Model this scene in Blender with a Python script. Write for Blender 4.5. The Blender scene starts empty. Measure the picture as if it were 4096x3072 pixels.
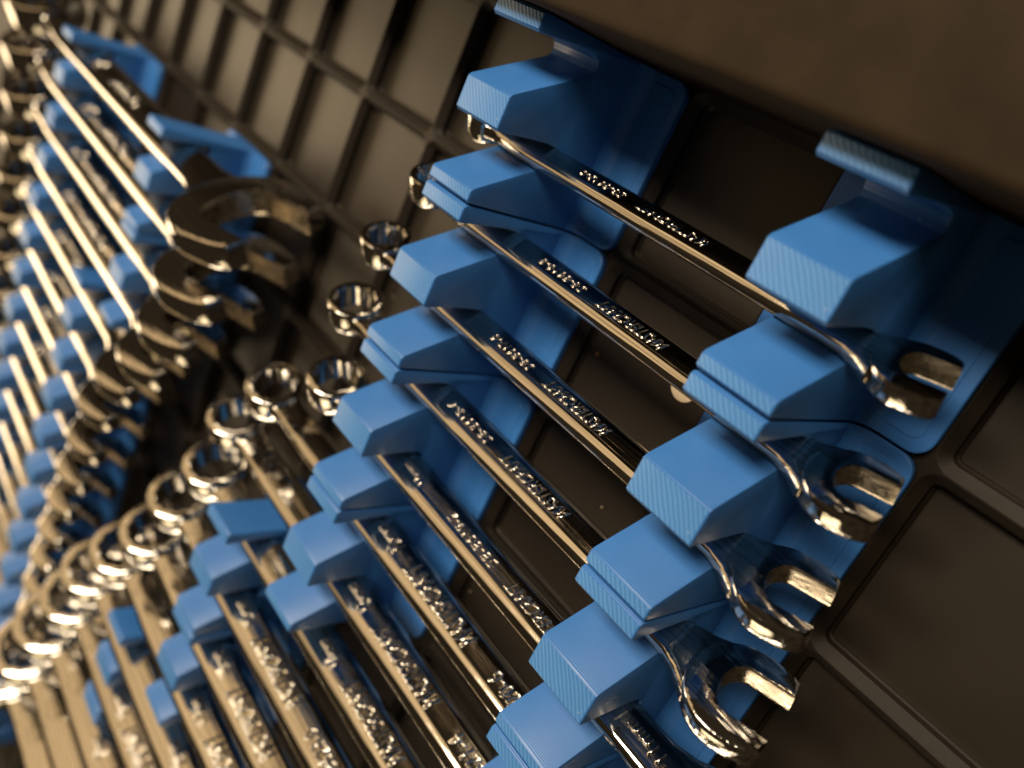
import bpy, bmesh, math, random
from mathutils import Matrix, Vector
from mathutils.geometry import tessellate_polygon

random.seed(7)
U = 0.042                      # one grid cell = 42 mm
GY = 0.02                      # small y offset of the whole grid, in cells
sc = bpy.context.scene
col = sc.collection

# ------------------------------------------------------------------ camera
CAM = Vector((7.8997, 0.8021, 3.6962)) * U
Rm = [[0.587205, 0.403037, -0.701963], [0.531231, -0.846211, -0.041473], [-0.610724, -0.348551, -0.711005]]
right, down, fwd = (Vector(r) for r in Rm)
M = Matrix((right, -down, -fwd)).transposed().to_4x4()
M.translation = CAM
cam_data = bpy.data.cameras.new('camera')
cam = bpy.data.objects.new('camera', cam_data)
col.objects.link(cam)
cam.matrix_world = M
cam_data.sensor_fit = 'HORIZONTAL'
cam_data.sensor_width = 36.0
cam_data.lens = 28.746
cam_data.clip_start = 0.005
cam_data.clip_end = 50.0
cam_data.dof.use_dof = True
cam_data.dof.focus_distance = 3.80 * U
cam_data.dof.aperture_fstop = 9.5
cam_data.dof.aperture_blades = 0
sc.camera = cam

# ------------------------------------------------------------------ world and lamps
world = bpy.data.worlds.new('World')
sc.world = world
world.use_nodes = True
bg = world.node_tree.nodes['Background']
bg.inputs['Color'].default_value = (1.0, 0.70, 0.40, 1)
bg.inputs['Strength'].default_value = 0.035


def area_light(name, direction, dist, sx, sy, watts, color, target=(4.5, -1.5, 0.3)):
    d = Vector(direction).normalized()
    t = Vector(target) * U
    ld = bpy.data.lights.new(name, 'AREA')
    ld.shape = 'RECTANGLE'
    ld.size, ld.size_y = sx, sy
    ld.energy = watts
    ld.color = color
    o = bpy.data.objects.new(name, ld)
    col.objects.link(o)
    o.location = t + d * dist
    o.rotation_euler = (-d).to_track_quat('-Z', 'Y').to_euler()
    return o


area_light('ceiling_panel', (0.0, 0.74, 1.0), 1.30, 0.95, 0.34, 23.0, (1.0, 0.85, 0.64))
area_light('ceiling_bulb', (-0.28, 0.62, 1.0), 1.20, 0.17, 0.17, 3.0, (1.0, 0.80, 0.54))
area_light('wall_lamp', (-0.86, -0.22, 0.44), 0.85, 0.55, 0.36, 3.6, (1.0, 0.76, 0.47), (-1.5, -3.0, 0.5))
area_light('desk_lamp', (0.10, -0.95, 0.30), 1.4, 0.55, 0.4, 2.4, (1.0, 0.78, 0.46))
area_light('lit_ceiling', (-0.654, 0.377, 0.656), 1.75, 2.0, 1.27, 7.4, (1.0, 0.68, 0.34))

sc.view_settings.view_transform = 'Standard'
sc.view_settings.look = 'None'
sc.view_settings.exposure = 0.0
sc.view_settings.gamma = 1.0
sc.view_settings.use_curve_mapping = False
sc.cycles.use_denoising = True
sc.cycles.sample_clamp_indirect = 6.0
sc.cycles.sample_clamp_direct = 40.0
sc.cycles.max_bounces = 8
sc.cycles.glossy_bounces = 6


# ------------------------------------------------------------------ materials
def new_mat(name):
    m = bpy.data.materials.new(name)
    m.use_nodes = True
    nt = m.node_tree
    return m, nt, nt.nodes['Principled BSDF'], nt.links


def node(nt, kind, **kw):
    n = nt.nodes.new(kind)
    for k, v in kw.items():
        setattr(n, k, v)
    return n


def ramp(nt, fac, stops):
    r = node(nt, 'ShaderNodeValToRGB')
    e = r.color_ramp.elements
    while len(e) < len(stops):
        e.new(0.5)
    for el, (p, c) in zip(e, stops):
        el.position = p
        el.color = (*c, 1) if len(c) == 3 else c
    nt.links.new(fac, r.inputs['Fac'])
    return r


def mapped(nt, scale=(1, 1, 1), rot=(0, 0, 0), coord='Object'):
    tc = node(nt, 'ShaderNodeTexCoord')
    mp = node(nt, 'ShaderNodeMapping')
    mp.inputs['Scale'].default_value = scale
    mp.inputs['Rotation'].default_value = rot
    nt.links.new(tc.outputs[coord], mp.inputs['Vector'])
    return mp.outputs['Vector']


def noise(nt, vec, scale, detail=3.0, rough=0.55):
    n = node(nt, 'ShaderNodeTexNoise')
    n.inputs['Scale'].default_value = scale
    n.inputs['Detail'].default_value = detail
    n.inputs['Roughness'].default_value = rough
    nt.links.new(vec, n.inputs['Vector'])
    return n.outputs['Fac']


def math_node(nt, op, a, b=None, clamp=False):
    n = node(nt, 'ShaderNodeMath', operation=op)
    n.use_clamp = clamp
    for i, v in enumerate((a, b)):
        if v is None:
            continue
        if isinstance(v, (int, float)):
            n.inputs[i].default_value = v
        else:
            nt.links.new(v, n.inputs[i])
    return n.outputs[0]


def bump(nt, height, strength, dist, normal=None):
    b = node(nt, 'ShaderNodeBump')
    b.inputs['Strength'].default_value = strength
    b.inputs['Distance'].default_value = dist
    nt.links.new(height, b.inputs['Height'])
    if normal is not None:
        nt.links.new(normal, b.inputs['Normal'])
    return b.outputs['Normal']


def mat_blue():
    m, nt, p, L = new_mat('blue_printed_plastic')
    geo = node(nt, 'ShaderNodeNewGeometry')
    sep = node(nt, 'ShaderNodeSeparateXYZ')
    L.new(geo.outputs['True Normal'], sep.inputs[0])
    sepo = node(nt, 'ShaderNodeSeparateXYZ')
    L.new(mapped(nt), sepo.inputs[0])
    up = math_node(nt, 'MULTIPLY', math_node(nt, 'GREATER_THAN', sepo.outputs['Z'], 0.02), math_node(nt, 'GREATER_THAN', sep.outputs['Z'], 0.93))
    # diagonal infill hatching on horizontal top skins
    v = mapped(nt, (1, 1, 1), (0, 0, math.radians(-40)))
    w = node(nt, 'ShaderNodeTexWave', wave_type='BANDS', bands_direction='X')
    w.inputs['Scale'].default_value = 330.0
    w.inputs['Distortion'].default_value = 2.6
    w.inputs['Detail'].default_value = 2.0
    w.inputs['Detail Scale'].default_value = 0.6
    L.new(v, w.inputs['Vector'])
    hatch = math_node(nt, 'MULTIPLY', w.outputs['Fac'], up)
    # layer lines on the sides
    v2 = mapped(nt)
    w2 = node(nt, 'ShaderNodeTexWave', wave_type='BANDS', bands_direction='Z')
    w2.inputs['Scale'].default_value = 800.0
    w2.inputs['Distortion'].default_value = 0.6
    L.new(v2, w2.inputs['Vector'])
    side = math_node(nt, 'MULTIPLY', w2.outputs['Fac'], math_node(nt, 'SUBTRACT', 1.0, up))
    n1 = bump(nt, hatch, 0.35, 0.00012)
    n2 = bump(nt, side, 0.28, 0.00008, n1)
    fine = noise(nt, mapped(nt), 900.0, 3)
    n3 = bump(nt, fine, 0.12, 0.00008, n2)
    L.new(n3, p.inputs['Normal'])
    big = noise(nt, mapped(nt), 55.0, 4)
    r = ramp(nt, big, [(0.3, (0.028, 0.134, 0.405)), (0.7, (0.036, 0.160, 0.465))])
    hm = node(nt, 'ShaderNodeMix', data_type='RGBA')
    L.new(math_node(nt, 'ADD', math_node(nt, 'MULTIPLY', hatch, 0.42), math_node(nt, 'MULTIPLY', up, 0.16)), hm.inputs['Factor'])
    L.new(r.outputs['Color'], hm.inputs['A'])
    hm.inputs['B'].default_value = (0.13, 0.32, 0.64, 1)
    vo = node(nt, 'ShaderNodeTexVoronoi', feature='F1')
    vo.inputs['Scale'].default_value = 300.0
    L.new(mapped(nt), vo.inputs['Vector'])
    vc = node(nt, 'ShaderNodeSeparateColor')
    L.new(vo.outputs['Color'], vc.inputs[0])
    dust = math_node(nt, 'MULTIPLY', math_node(nt, 'LESS_THAN', vo.outputs['Distance'], 0.05), math_node(nt, 'GREATER_THAN', vc.outputs[0], 0.93))
    dm = node(nt, 'ShaderNodeMix', data_type='RGBA')
    L.new(math_node(nt, 'MULTIPLY', dust, 0.55), dm.inputs['Factor'])
    L.new(hm.outputs['Result'], dm.inputs['A'])
    dm.inputs['B'].default_value = (0.55, 0.55, 0.52, 1)
    L.new(dm.outputs['Result'], p.inputs['Base Color'])
    rr = ramp(nt, noise(nt, mapped(nt), 140.0, 3), [(0.3, (0.36,) * 3), (0.75, (0.5,) * 3)])
    L.new(rr.outputs['Color'], p.inputs['Roughness'])
    p.inputs['Specular IOR Level'].default_value = 0.5
    return m


def mat_black_print():
    m, nt, p, L = new_mat('black_printed_plastic')
    c = ramp(nt, noise(nt, mapped(nt), 90.0, 4), [(0.3, (0.011, 0.0074, 0.0047)), (0.75, (0.0165, 0.0115, 0.0076))])
    L.new(c.outputs['Color'], p.inputs['Base Color'])
    p.inputs['Roughness'].default_value = 0.52
    p.inputs['Specular IOR Level'].default_value = 0.26
    L.new(bump(nt, noise(nt, mapped(nt), 1400.0, 2), 0.12, 0.0001), p.inputs['Normal'])
    return m


def mat_floor():
    m, nt, p, L = new_mat('dark_drawer_floor')
    v = mapped(nt)
    base = ramp(nt, noise(nt, v, 22.0, 5), [(0.3, (0.0115, 0.0080, 0.0047)), (0.75, (0.0175, 0.0125, 0.0078))])
    vo = node(nt, 'ShaderNodeTexVoronoi', feature='F1')
    vo.inputs['Scale'].default_value = 210.0
    vo.inputs['Randomness'].default_value = 1.0
    L.new(v, vo.inputs['Vector'])
    speck = math_node(nt, 'LESS_THAN', vo.outputs['Distance'], 0.06)
    sepc = node(nt, 'ShaderNodeSeparateColor')
    L.new(vo.outputs['Color'], sepc.inputs[0])
    some = math_node(nt, 'GREATER_THAN', sepc.outputs[0], 0.80)
    f = math_node(nt, 'MULTIPLY', speck, some)
    mx = node(nt, 'ShaderNodeMix', data_type='RGBA')
    L.new(f, mx.inputs['Factor'])
    L.new(base.outputs['Color'], mx.inputs['A'])
    mx.inputs['B'].default_value = (0.34, 0.27, 0.18, 1)
    L.new(mx.outputs['Result'], p.inputs['Base Color'])
    p.inputs['Roughness'].default_value = 0.44
    p.inputs['Specular IOR Level'].default_value = 0.5
    L.new(bump(nt, noise(nt, v, 1500.0, 3), 0.15, 0.0001), p.inputs['Normal'])
    return m


def mat_wall():
    m, nt, p, L = new_mat('brown_painted_steel')
    v = mapped(nt)
    a = ramp(nt, noise(nt, v, 70.0, 5, 0.6), [(0.3, (0.0165, 0.0105, 0.0055)), (0.72, (0.028, 0.0185, 0.0100))])
    L.new(a.outputs['Color'], p.inputs['Base Color'])
    p.inputs['Roughness'].default_value = 0.7
    p.inputs['Specular IOR Level'].default_value = 0.12
    L.new(bump(nt, noise(nt, v, 900.0, 3), 0.25, 0.0002), p.inputs['Normal'])
    return m


def mat_chrome(name, tint, rough):
    m, nt, p, L = new_mat(name)
    p.inputs['Metallic'].default_value = 1.0
    v = mapped(nt, (14, 800, 800))
    streak = noise(nt, v, 1.0, 3, 0.6)
    cs = ramp(nt, noise(nt, mapped(nt, (9, 1500, 1500)), 1.0, 4, 0.7), [(0.36, tuple(c * 0.50 for c in tint)), (0.56, tint)])  # streaky look of the shank reflections put into the base colour
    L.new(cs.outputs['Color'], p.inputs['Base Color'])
    n1 = bump(nt, streak, 0.30, 0.0003)
    fine = noise(nt, mapped(nt), 260.0, 3)
    n2 = bump(nt, fine, 0.025, 0.0003, n1)
    L.new(n2, p.inputs['Normal'])
    r = ramp(nt, noise(nt, mapped(nt), 190.0, 4, 0.65), [(0.35, (rough * 0.6,) * 3), (0.8, (rough * 1.9,) * 3)])
    L.new(r.outputs['Color'], p.inputs['Roughness'])
    return m


def mat_plain(name, color, rough=0.5):
    m, nt, p, L = new_mat(name)
    c = ramp(nt, noise(nt, mapped(nt), 300.0, 3), [(0.3, tuple(x * 0.9 for x in color)), (0.7, color)])
    L.new(c.outputs['Color'], p.inputs['Base Color'])
    p.inputs['Roughness'].default_value = rough
    return m


BLUE = mat_blue()
BLACK = mat_black_print()
FLOOR = mat_floor()
WALL = mat_wall()
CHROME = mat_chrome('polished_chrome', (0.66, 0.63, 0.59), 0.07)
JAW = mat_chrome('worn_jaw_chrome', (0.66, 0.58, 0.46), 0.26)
DISC = mat_plain('pale_tan_paper', (0.88, 0.70, 0.48), 0.7)


# ------------------------------------------------------------------ helpers
def mesh_obj(name, me, mat, parent=None):
    o = bpy.data.objects.new(name, me)
    col.objects.link(o)
    if mat is not None and not me.materials:
        me.materials.append(mat)
    if parent is not None:
        o.parent = parent
    return o


def make_mesh(name, verts, faces, smooth=None):
    me = bpy.data.meshes.new(name)
    me.from_pydata(verts, [], faces)
    bm = bmesh.new()
    bm.from_mesh(me)
    bmesh.ops.recalc_face_normals(bm, faces=bm.faces)
    bm.to_mesh(me)
    bm.free()
    if smooth is not None:
        me.shade_smooth()
        me.set_sharp_from_angle(angle=math.radians(smooth))
    me.update()
    return me


def empty(name, loc=(0, 0, 0)):
    o = bpy.data.objects.new(name, None)
    o.empty_display_size = 0.01
    col.objects.link(o)
    o.location = loc
    return o


def tag(o, label, cat, group=None):
    o['label'] = label
    o['category'] = cat
    if group:
        o['group'] = group


def rrect(hx, hy, r, z, seg=6):
    pts = []
    for cx, cy, a0 in ((hx - r, hy - r, 0), (-hx + r, hy - r, 90), (-hx + r, -hy + r, 180), (hx - r, -hy + r, 270)):
        for i in range(seg + 1):
            a = math.radians(a0 + 90 * i / seg)
            pts.append((cx + r * math.cos(a), cy + r * math.sin(a), z))
    return pts


def bridge(faces, a, b, n):
    for i in range(n):
        j = (i + 1) % n
        faces.append((a + i, a + j, b + j, b + i))


mm = 0.001

# ------------------------------------------------------------------ drawer: floor and wall
FZ = -4.65 * mm
me = make_mesh('drawer_floor', [(-14 * U, -16 * U, FZ), (10 * U, -16 * U, FZ), (10 * U, 1.1 * U, FZ), (-14 * U, 1.1 * U, FZ),
                                (-14 * U, -16 * U, FZ - 2 * mm), (10 * U, -16 * U, FZ - 2 * mm), (10 * U, 1.1 * U, FZ - 2 * mm), (-14 * U, 1.1 * U, FZ - 2 * mm)],
               [(0, 1, 2, 3), (7, 6, 5, 4), (0, 4, 5, 1), (1, 5, 6, 2), (2, 6, 7, 3), (3, 7, 4, 0)])
o = mesh_obj('drawer_floor', me, FLOOR)
o['kind'] = 'structure'

# steel wall with a rounded top edge, extruded along x
prof = [(1.012 + GY, FZ / U)]
ztop, r = 1.06, 0.05
y0 = 1.0 + GY
prof = [(y0, FZ / U - 0.02), (y0, ztop - r)]
for i in range(1, 7):
    a = math.radians(180 - 90 * i / 6)
    prof.append((y0 + r + r * math.cos(a), ztop - r + r * math.sin(a)))
prof += [(2.3, ztop), (2.3, FZ / U - 0.02)]
n = len(prof)
vs = [(x * U, p[0] * U, p[1] * U) for x in (-14, 10) for p in prof]
fs = [tuple(range(n)), tuple(range(n, 2 * n))[::-1]]
for i in range(n):
    j = (i + 1) % n
    fs.append((i, j, n + j, n + i))
o = mesh_obj('drawer_wall', make_mesh('drawer_wall', vs, fs, 30), WALL)
o['kind'] = 'structure'

# ------------------------------------------------------------------ printed grid on the drawer floor
def grid_cell_mesh():
    seg = 6
    n = 4 * (seg + 1)
    H = 21.0
    prof = []                                  # (inset, z, corner radius)
    prof.append((0.16, 0.0))
    steps = 9
    st = 2.0 / steps
    for i in range(steps):                     # printed slope with rounded layer steps
        i0, z0 = 0.16 + st * i, -2.15 * i / steps
        prof.append((i0 + 0.52 * st, z0 - 0.24 * 2.15 / steps))
        prof.append((i0 + st, z0 - 2.15 / steps))
    prof.append((2.18, -3.9))
    prof.append((2.55, -4.25))
    prof.append((2.85, -4.70))
    vs, fs = [], []
    # outer square with as many points as the ring
    for (x, y, z) in rrect(H, H, 4.0, 0, seg):
        pass
    ring0 = rrect(H - 0.16, H - 0.16, 4.0, 0.0, seg)
    outer = []
    for qi, (sx, sy) in enumerate(((1, 1), (-1, 1), (-1, -1), (1, -1))):
        for i in range(seg + 1):
            x, y, _ = ring0[qi * (seg + 1) + i]
            half = seg / 2
            # project the arc onto the square border
            if (qi % 2 == 0):
                first = (sx * H, y) if i < half else (x, sy * H)
            else:
                first = (x, sy * H) if i < half else (sx * H, y)
            if i == half:
                first = (sx * H, sy * H)
            outer.append((first[0] * mm, first[1] * mm, 0.0))
    vs += outer
    for inset, z in prof:
        r_ = max(4.0 - inset, 1.15)
        vs += [(x * mm, y * mm, zz * mm) for x, y, zz in rrect(H - inset, H - inset, r_, z, seg)]
    for k in range(len(prof)):
        bridge(fs, k * n, (k + 1) * n, n)
    return make_mesh('grid_cell', vs, fs, 12)


cell_me = grid_cell_mesh()
grid = empty('storage_grid', (0, 0, 0))
grid['kind'] = 'structure'
for cx in range(-9, 8):
    for cy in range(-12, 1):
        if cx < -5 and cy < -6:
            continue
        if cx > 7 - 0 and cy < -6:
            continue
        o = mesh_obj('grid_cell', cell_me, BLACK, grid)
        o.location = ((cx + 0.5) * U, (cy + 0.5 + GY) * U, 0)

# ------------------------------------------------------------------ pale disc on the floor
vs = [(0, 0, 0.3 * mm)]
N = 32
R_ = 0.088 * U
for z in (0.3 * mm, -0.05 * mm):
    vs += [(R_ * math.cos(2 * math.pi * i / N), R_ * math.sin(2 * math.pi * i / N), z) for i in range(N)]
fs = [(0, 1 + i, 1 + (i + 1) % N) for i in range(N)]
bridge(fs, 1, 1 + N, N)
o = mesh_obj('paper_disc', make_mesh('paper_disc', vs, fs), DISC)
o.location = (5.755 * U, -0.372 * U, FZ)
tag(o, 'small pale tan disc lying on the dark drawer floor beside the second wrench', 'disc')


bm = bmesh.new()
bmesh.ops.create_icosphere(bm, subdivisions=2, radius=0.55 * mm)
for v in bm.verts:
    v.co *= random.uniform(0.7, 1.2)
    v.co.z *= 0.6
cm = bpy.data.meshes.new('crumb')
bm.to_mesh(cm)
bm.free()
o = mesh_obj('crumb', cm, mat_plain('orange_crumb', (0.42, 0.19, 0.05), 0.6))
o.location = (5.136 * U, -0.537 * U, FZ + 0.28 * mm)
tag(o, 'tiny orange crumb on the drawer floor between the second and third wrenches', 'crumb')


# ------------------------------------------------------------------ blue two-slot holders
def slot_profile():
    und = [(-0.106, 0.885), (-0.097, 0.80), (-0.082, 0.64), (-0.076, 0.53), (-0.080, 0.475), (-0.097, 0.440),
           (-0.130, 0.424), (-0.160, 0.432), (-0.182, 0.456)]
    return und


def comb_profile():
    e = 0.0065
    P = [(e, 0.0), (1 - e, 0.0), (1 - e, 0.885), (1 - e - 0.014, 0.901)]
    for base in (1.0, 0.5):
        if base == 0.5:
            P += [(0.5 + 0.090, 0.886), (0.5 + 0.072, 0.901)]
        P += [(base - 0.091, 0.901)]
        P += [(base + y, z) for y, z in slot_profile()]
    P += [(0.090, 0.886), (0.072, 0.901), (e + 0.014, 0.901), (e, 0.885)]
    return P


def inset_poly(P, d):
    n = len(P)
    out = []
    for i in range(n):
        a, b, c = Vector(P[i - 1]), Vector(P[i]), Vector(P[(i + 1) % n])
        n1 = Vector((-(b - a).y, (b - a).x)).normalized()
        n2 = Vector((-(c - b).y, (c - b).x)).normalized()
        m = n1 + n2
        k = max(0.35, 1 + n1.dot(n2))
        out.append(tuple(b + m * (d / k)))
    return out


def comb_mesh():
    P = comb_profile()
    hw = 0.377 / 2
    b = 0.009
    n = len(P)
    vs, fs = [], []
    loops = ((-hw, b), (-hw + b * 0.3, b * 0.3), (-hw + b, 0), (hw - b, 0), (hw - b * 0.3, b * 0.3), (hw, b))
    for x, d in loops:
        Q = inset_poly(P, d) if d else P
        vs += [(x * U, (v - 0.5) * U, z * U) for v, z in Q]
    for k in range(len(loops) - 1):
        bridge(fs, k * n, (k + 1) * n, n)
    tris = tessellate_polygon([[Vector((v, z, 0)) for v, z in P]])
    last = (len(loops) - 1) * n
    for t in tris:
        fs.append(tuple(t))
        fs.append(tuple(last + i for i in t))
    return make_mesh('slotted_block', vs, fs, 28)


def plate_mesh():
    seg = 6
    n = 4 * (seg + 1)
    loops = [(17.95, 1.3, -4.66), (18.6, 1.6, -3.9), (18.6, 1.6, -2.15), (20.5, 3.4, -0.15), (20.72, 3.75, 0.25),
             (20.72, 3.75, 1.75), (20.5, 3.6, 1.98), (18.35, 2.2, 2.02), (18.2, 2.1, 2.16)]
    vs, fs = [], []
    for h, r_, z in loops:
        vs += [(x * mm, y * mm, zz * mm) for x, y, zz in rrect(h, h, r_, z, seg)]
    for k in range(len(loops) - 1):
        bridge(fs, k * n, (k + 1) * n, n)
    fs.append(tuple(range(n))[::-1])
    fs.append(tuple(range((len(loops) - 1) * n, len(loops) * n)))
    # root fillets along both sides of the block
    for s in (-1, 1):
        b0 = len(vs)
        pr = []
        R2 = 3.6
        xh = 0.377 / 2 * 42
        for i in range(7):
            a = math.radians(90 * i / 6)
            pr.append((xh + R2 - R2 * math.sin(a) - 0.0, 2.05 + R2 - R2 * math.cos(a)))
        pr.append((xh - 1.0, 2.05 + R2))
        pr.append((xh - 1.0, 1.0))
        pr.append((xh + R2, 1.0))
        m_ = len(pr)
        for y in (-20.66, 20.66):
            vs += [(s * x * mm, y * mm, z * mm) for x, z in pr]
        bridge(fs, b0, b0 + m_, m_)
        fs.append(tuple(range(b0, b0 + m_)))
        fs.append(tuple(range(b0 + m_, b0 + 2 * m_)))
    return make_mesh('base_plate', vs, fs, 25)


COMB, PLATE = comb_mesh(), plate_mesh()
ORD = ['first', 'second', 'third', 'fourth', 'fifth', 'sixth', 'seventh', 'eighth', 'ninth', 'tenth', 'eleventh', 'twelfth',
       'thirteenth', 'fourteenth', 'fifteenth', 'sixteenth', 'seventeenth', 'eighteenth']


def holder(cx, cy, label):
    h = empty('wrench_holder', ((cx + 0.5) * U, (cy + 0.5 + GY) * U, 0))
    tag(h, label, 'holder', 'blue two-slot wrench holders on the grid')
    mesh_obj('base_plate', PLATE, BLUE, h)
    mesh_obj('slotted_block', COMB, BLUE, h)
    return h


for i, cy in enumerate((0, -1, -2, -3)):
    holder(4, cy, f'blue two-slot holder under the box ends of lettered wrenches, {ORD[i]} from drawer wall')
for i, cy in enumerate((0, -1, -2, -3)):
    holder(6, cy, f'blue two-slot holder beside the open jaws of lettered wrenches, {ORD[i]} from drawer wall')
for i, cy in enumerate((-4, -5)):
    holder(3, cy, f'blue holder in the short middle column of two, {ORD[i]} from the drawer wall')
for i, cy in enumerate((-6, -7, -8)):
    holder(2, cy, f'blue holder under the box ends of the longest lettered wrenches, {ORD[i]} of its column')
for i, cy in enumerate(range(-2, -8, -1)):
    holder(-3, cy, f'blue holder under the box ends of the wide-jawed wrenches, {ORD[i]} of its column')
for i, cy in enumerate((-2, -3)):
    holder(0, cy, f'blue holder beside the widest open jaws, {ORD[i]} of the two in its column')
for i, cy in enumerate(range(-4, -11, -1)):
    holder(-1, cy, f'blue holder behind the shrinking row of open jaws, {ORD[i]} of its column')


# ------------------------------------------------------------------ combination wrenches
LEAN = math.atan(0.52)


def loft(sections):
    """sections: list of (x, half_width, flat_half, t_mid, t_edge, z_offset) in mm -> mesh data"""
    vs, fs = [], []
    q = 7
    n = 4 * q
    for x, w, wf, tc, te, zo in sections:
        quarter = []
        for i in range(q):
            a = math.radians(90 * (1 - i / (q - 1)))
            if i == q - 1:
                quarter.append((w, te * 0.35))
            else:
                quarter.append((wf + (w - wf) * math.cos(a), te * 0.35 + (tc - te * 0.35) * math.sin(a) ** 1.15))
        pts = quarter + [(y, -z) for y, z in quarter[::-1]] + [(-y, -z) for y, z in quarter] + [(-y, z) for y, z in quarter[::-1]]
        vs += [(x * mm, y * mm, (z + zo) * mm) for y, z in pts]
    for k in range(len(sections) - 1):
        bridge(fs, k * n, (k + 1) * n, n)
    fs.append(tuple(range(n)))
    fs.append(tuple(range((len(sections) - 1) * n, len(sections) * n)))
    return vs, fs


def ring_mesh(size, od, th):
    N = 72
    R = od / 2
    r = size / 2 * 1.09
    vs, fs = [], []
    prof = [('o', 0.50, 0.90), ('o', 0.475, 0.945), ('o', 0.41, 0.975), ('o', 0.25, 0.995), ('o', 0.0, 1.0), ('o', -0.25, 0.995), ('o', -0.41, 0.975), ('o', -0.475, 0.945), ('o', -0.5, 0.90)]
    loops = []
    for _, z, k in prof:
        loops.append([(R * k * math.cos(2 * math.pi * i / N), R * k * math.sin(2 * math.pi * i / N), th * z) for i in range(N)])

    def inner(z, grow):
        out = []
        for i in range(N):
            ph = (i % 6) / 6.0
            star = 1 - 0.085 * (1 - abs(2 * ph - 1)) if True else 1
            rr = r * star * 1.03 + grow
            out.append((rr * math.cos(2 * math.pi * i / N), rr * math.sin(2 * math.pi * i / N), z))
        return out
    loops.append(inner(-th * 0.5, 0.35 + size * 0.02))
    loops.append(inner(-th * 0.42, 0.0))
    loops.append(inner(th * 0.42, 0.0))
    loops.append(inner(th * 0.5, 0.35 + size * 0.02))
    for lp in loops:
        vs += [(x * mm, y * mm, z * mm) for x, y, z in lp]
    for k in range(len(loops)):
        bridge(fs, k * N, ((k + 1) % len(loops)) * N, N)
    return make_mesh('box_end', vs, fs, 32)


def jaw_mesh(size, od, th):
    """open end, centre at the origin, mouth towards +x"""
    s = size * 1.03
    R = od / 2
    a = s / 2
    out = []                                              # (x, y, is_outer)
    tip = (0.76 * s, a + 0.58 * (R - a))
    NB = 12
    pts = []
    for i in range(NB + 1):                               # bezier tip -> top of head
        t = i / NB
        p0, p1, p2, p3 = tip, (0.66 * s, R * 0.93), (0.34 * s, R * 1.0), (0.0, R)
        q = [((1 - t) ** 3) * u + 3 * t * (1 - t) ** 2 * v + 3 * t * t * (1 - t) * w + t ** 3 * x for u, v, w, x in zip(p0, p1, p2, p3)]
        pts.append((q[0], q[1], 1))
    for i in range(1, 18):
        an = math.radians(90 + 180 * i / 18)
        pts.append((R * math.cos(an), R * math.sin(an), 1))
    for x, y, k in pts[:NB + 1][::-1]:
        pts.append((x, -y, 1))
    # inner mouth from lower tip back to upper tip
    inner = [(0.76 * s, -a, 0), (0.3 * s, -a, 0), (-0.02 * s, -a, 0)]
    for i in range(1, 8):
        an = math.radians(-90 - 180 * i / 8)
        inner.append((-0.02 * s + 0.34 * s * math.cos(an), a * math.sin(an), 0))
    inner += [(-0.02 * s, a, 0), (0.3 * s, a, 0), (0.76 * s, a, 0)]
    P = pts + inner
    n = len(P)
    xy = [(p[0], p[1]) for p in P]
    full = [0.0] * n

    def off(d_out, d_in):
        A = inset_poly(xy, d_out)
        B = inset_poly(xy, d_in)
        return [A[i] if P[i][2] else B[i] for i in range(n)]
    loops = [(off(0.10 * R, 0.015 * R), th / 2), (off(0.04 * R, 0.004 * R), th * 0.45), (off(0.01 * R, 0.0), th * 0.36), (xy, th * 0.22)]
    loops = loops + [(l, -z) for l, z in loops[::-1]]
    ca, sa = math.cos(math.radians(15)), math.sin(math.radians(15))
    vs, fs = [], []
    for lp, z in loops:
        vs += [((x * ca - y * sa) * mm, (x * sa + y * ca) * mm, z * mm) for x, y in lp]
    for k in range(len(loops) - 1):
        bridge(fs, k * n, (k + 1) * n, n)
    last = (len(loops) - 1) * n
    rough_ids = set()
    for k in range(len(loops) - 1):
        for i in range(n):
            if P[i][2] == 0 and P[(i + 1) % n][2] == 0:
                rough_ids.add(k * n + i)
    for t in tessellate_polygon([[Vector((x, y, 0)) for x, y in loops[0][0]]]):
        fs.append(tuple(t))
        fs.append(tuple(last + i for i in t))
    me = make_mesh('open_end', vs, fs, 30)
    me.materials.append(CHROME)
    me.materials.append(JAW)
    for pi in rough_ids:
        me.polygons[pi].material_index = 1
    return me


def text_mesh(body, height, width, extrude, bold=0.0, shear=0.0):
    cu = bpy.data.curves.new('lettering', 'FONT')
    cu.body = body
    cu.size = 1.0
    cu.shear = shear
    cu.offset = bold
    cu.resolution_u = 2
    cu.align_x = 'LEFT'
    tmp = bpy.data.objects.new('lettering_source', cu)
    col.objects.link(tmp)
    dg = bpy.context.evaluated_depsgraph_get()
    me0 = bpy.data.meshes.new_from_object(tmp.evaluated_get(dg))
    bpy.data.objects.remove(tmp)
    bpy.data.curves.remove(cu)
    xs = [v.co.x for v in me0.vertices]
    ys = [v.co.y for v in me0.vertices]
    x0, x1, y0_, y1 = min(xs), max(xs), min(ys), max(ys)
    sx, sy = width / (x1 - x0), height / (y1 - y0_)
    for v in me0.vertices:
        v.co.x = (v.co.x - x0) * sx
        v.co.y = (v.co.y - (y0_ + y1) / 2) * sy
        v.co.z = 0
    bm = bmesh.new()
    bm.from_mesh(me0)
    bmesh.ops.remove_doubles(bm, verts=bm.verts, dist=1e-7)
    ret = bmesh.ops.extrude_face_region(bm, geom=bm.faces[:])
    top = [g for g in ret['geom'] if isinstance(g, bmesh.types.BMVert)]
    for v in top:
        v.co.z += extrude
    bmesh.ops.recalc_face_normals(bm, faces=bm.faces)
    bm.to_mesh(me0)
    bm.free()
    me0.name = 'lettering'
    return me0


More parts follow.
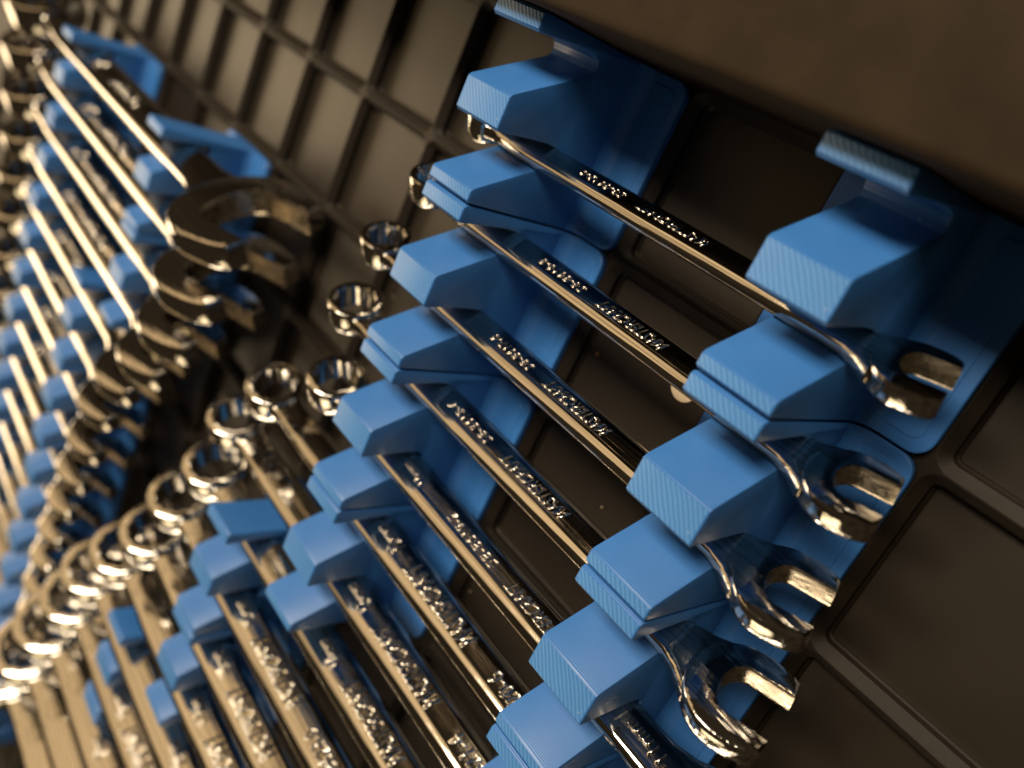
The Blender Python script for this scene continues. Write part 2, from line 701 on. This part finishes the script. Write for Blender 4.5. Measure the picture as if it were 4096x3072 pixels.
def wrench(k, size, x_ring, x_head, s_c, texts, label, group, ring_tilt=8.0, far=False):
    lower_tooth = 0.5 - 0.5 * k + GY
    shank_w = (0.115 + 0.0112 * size) * U / mm / 2          # half width, mm
    th = (0.060 + 0.0042 * size) * U / mm / 2               # half thickness mid, mm
    yf = lower_tooth + 0.085 + 0.52 * 0.47
    zf = 0.43
    ca, sa = math.cos(LEAN), math.sin(LEAN)
    off = th * mm / U + 0.004
    x_mid = (x_ring + x_head) / 2
    loc = Vector((x_mid, yf - s_c * sa + off * ca, zf + s_c * ca + off * sa)) * U
    root = empty('combination_wrench', loc)
    root.rotation_euler = (-(math.pi / 2 - LEAN), 0, 0)
    tag(root, label, 'wrench', group)
    od_r, th_r = size * 1.54 + 0.6, 2.6 + size * 0.50
    od_h, th_h = size * 1.86 + 1.8, 2.3 + size * 0.30
    xr, xh = (x_ring - x_mid) * 42, (x_head - x_mid) * 42
    w = shank_w
    te = th * 0.45
    wf = w * (0.50 - 0.014 * max(0, size - 9))
    tilt = math.radians(ring_tilt)
    n1 = xr + od_r * 0.36
    n2 = n1 + od_r * 0.45
    n3 = n2 + od_r * 0.35
    zr = math.tan(tilt) * (n3 - xr) * 0.45
    m3 = xh - od_h * 0.30
    m2 = xh - od_h * 0.72
    m1 = m2 - od_h * 0.42
    sec = [(n1, w * 1.12, w * 0.80, th * 0.95, th * 0.80, zr * 0.80),
           (n1 + (n2 - n1) * 0.5, w * 0.90, w * 0.66, th * 0.92, th * 0.74, zr * 0.48),
           (n2, w * 0.86, w * 0.64, th * 0.86, th * 0.66, zr * 0.20),
           (n3 - od_r * 0.05, w * 0.93, w * 0.60, th * 0.84, th * 0.60, 0.02),
           (n3, w * 0.96, wf * 1.02, th, te, 0),
           (n3 + 6, w, wf, th, te, 0),
           (m1 - 6, w, wf, th, te, 0),
           (m1, w * 0.98, wf * 1.02, th, te, 0),
           (m1 + od_h * 0.05, w * 0.97, w * 0.62, th * 0.84, th * 0.60, 0),
           (m2, w * 1.0, w * 0.62, th * 0.86, th * 0.64, 0),
           (m2 + (m3 - m2) * 0.45, w * 1.22, w * 0.80, th * 0.92, th * 0.74, 0),
           (m3, w * 1.75, w * 1.25, th * 1.0, th * 0.84, 0)]
    vs, fs = loft(sec)
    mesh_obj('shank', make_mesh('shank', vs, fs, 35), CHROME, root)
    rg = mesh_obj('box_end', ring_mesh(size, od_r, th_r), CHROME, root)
    rg.location = (xr * mm, 0, zr * mm)
    rg.rotation_euler = (0, tilt, 0)
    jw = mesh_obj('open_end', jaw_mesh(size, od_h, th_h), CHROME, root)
    jw.location = (xh * mm, 0, 0)
    for body, xa, xb, hf, kind in texts:
        bold, shear = (0.012, 0.25) if kind == 'brand' else (0.006, 0.0)
        hgt = 2 * w * hf
        tm = text_mesh(body, hgt * mm, abs(xb - xa) * U, (0.26 if size < 12 else 0.42) * mm, bold, shear)
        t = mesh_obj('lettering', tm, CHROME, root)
        t.rotation_euler = (0, 0, math.pi)
        t.location = ((xb - x_mid) * U, -0.04 * w * mm, (th - 0.06) * mm)
    return root


RIGHT = [
    # k, size, x_ring, x_head, s_c
    (1, 7, 4.15, 6.91, 0.050), (2, 8, 3.90, 6.955, 0.055), (3, 9, 3.70, 6.97, 0.075), (4, 10, 3.645, 7.06, 0.078), (5, 11, 3.80, 7.32, 0.11),
    (6, 12, 3.12, 7.14, 0.095), (7, 13, 2.79, 7.18, 0.105), (8, 14, 2.735, 7.25, 0.125), (9, 15, 2.47, 7.30, 0.18), (10, 16, 2.29, 7.35, 0.22),
    (11, 17, 1.93, 7.40, 0.25), (12, 18, 1.59, 7.45, 0.30), (13, 19, 1.41, 7.50, 0.33), (14, 21, 1.22, 7.55, 0.41), (15, 22, 1.02, 7.60, 0.48),
    (16, 24, 0.76, 7.70, 0.54)]
NUM = {1: '58-8615-0', 2: '58-8616-8', 3: '58-8617-6', 4: '58-8618-4', 5: '58-8619-2', 6: '58-8620-6', 7: '58-8621-4', 8: '58-8622-2',
       9: '58-8623-0', 10: '58-8624-8', 11: '58-8625-6', 12: '58-8626-4', 13: '58-8627-2', 14: '58-8628-0', 15: '58-8629-8', 16: '58-8630-2'}
BR = 'MASTERCRAFT'
for k, size, xr, xh, s in RIGHT:
    if k == 1:
        T = [(NUM[k], 4.98, 5.30, 0.28, 'num'), (BR, 5.41, 5.86, 0.34, 'brand')]
    elif k == 2:
        T = [(NUM[k], 4.99, 5.34, 0.28, 'num'), (BR, 5.46, 5.92, 0.34, 'brand')]
    elif k == 3:
        T = [(NUM[k], 4.92, 5.27, 0.27, 'num'), (BR, 5.40, 5.88, 0.33, 'brand')]
    elif k == 4:
        T = [(NUM[k], 4.84, 5.23, 0.27, 'num'), (BR, 5.36, 5.90, 0.33, 'brand')]
    elif k == 5:
        T = [('11mm', 4.735, 4.93, 0.28, 'num'), (NUM[k], 5.225, 5.67, 0.27, 'num'), (BR, 5.80, 6.32, 0.33, 'brand'), ('11mm', 6.74, 6.96, 0.28, 'num')]
    else:
        base = {6: 4.74, 7: 4.72, 8: 4.70}.get(k, 3.72 if k < 13 else 2.72)
        if 9 <= k <= 11:
            base = 3.75
        sz = f'{size}mm'
        T = [(sz, base, base + 0.22, 0.38, 'num'), (BR, base + 0.36, base + 1.02, 0.46, 'brand'), (NUM[k], base + 1.24, base + 1.72, 0.38, 'num')]
        if k >= 9:
            T.append((BR, base + 1.9, base + 2.55, 0.33, 'brand'))
    if k <= 4:
        lab = f'chrome combination wrench stamped {NUM[k]}, {ORD[k-1]} from the drawer wall'
    elif k == 5:
        lab = 'chrome combination wrench stamped 11mm, fifth of the lettered row from the drawer wall'
    else:
        lab = f'chrome combination wrench, {ORD[k-1]} of the lettered row counted from the drawer wall'
    wrench(k, size, xr, xh, s, T, lab, 'lettered combination wrenches in the near rack')

LSIZE = [24, 23, 21, 19, 18, 17, 16, 15, 14, 13, 12, 11, 10, 10, 9, 9]
LHEAD = [2.05, 2.02, 1.85, 1.50, 1.02, 0.74, 0.64, 0.50, 0.36, 0.25, 0.14, 0.05, 0.0, -0.04, -0.06, -0.08]
LRING = [-4.20, -4.13, -3.86, -3.74, -3.68, -3.60, -3.50, -3.40, -3.35, -3.3, -3.2, -3.15, -3.1, -3.05, -3.0, -2.95]
LSC = [0.24, 0.24, 0.24, 0.23, 0.22, 0.21, 0.20, 0.19, 0.18, 0.17, 0.16, 0.15, 0.14, 0.13, 0.12, 0.12]
for j in range(16):
    size = LSIZE[j]
    T = []
    if j < 8:
        T = [(f'{size}', -1.95, -1.72, 0.34, 'num'), (BR, -1.25, -0.45, 0.33, 'brand')]
    lab = f'chrome combination wrench, {ORD[j]} from the widest jaws in the far wide-jawed rack'
    wrench(4 + j, size, LRING[j], LHEAD[j], LSC[j], T, lab, 'combination wrenches in the far rack')
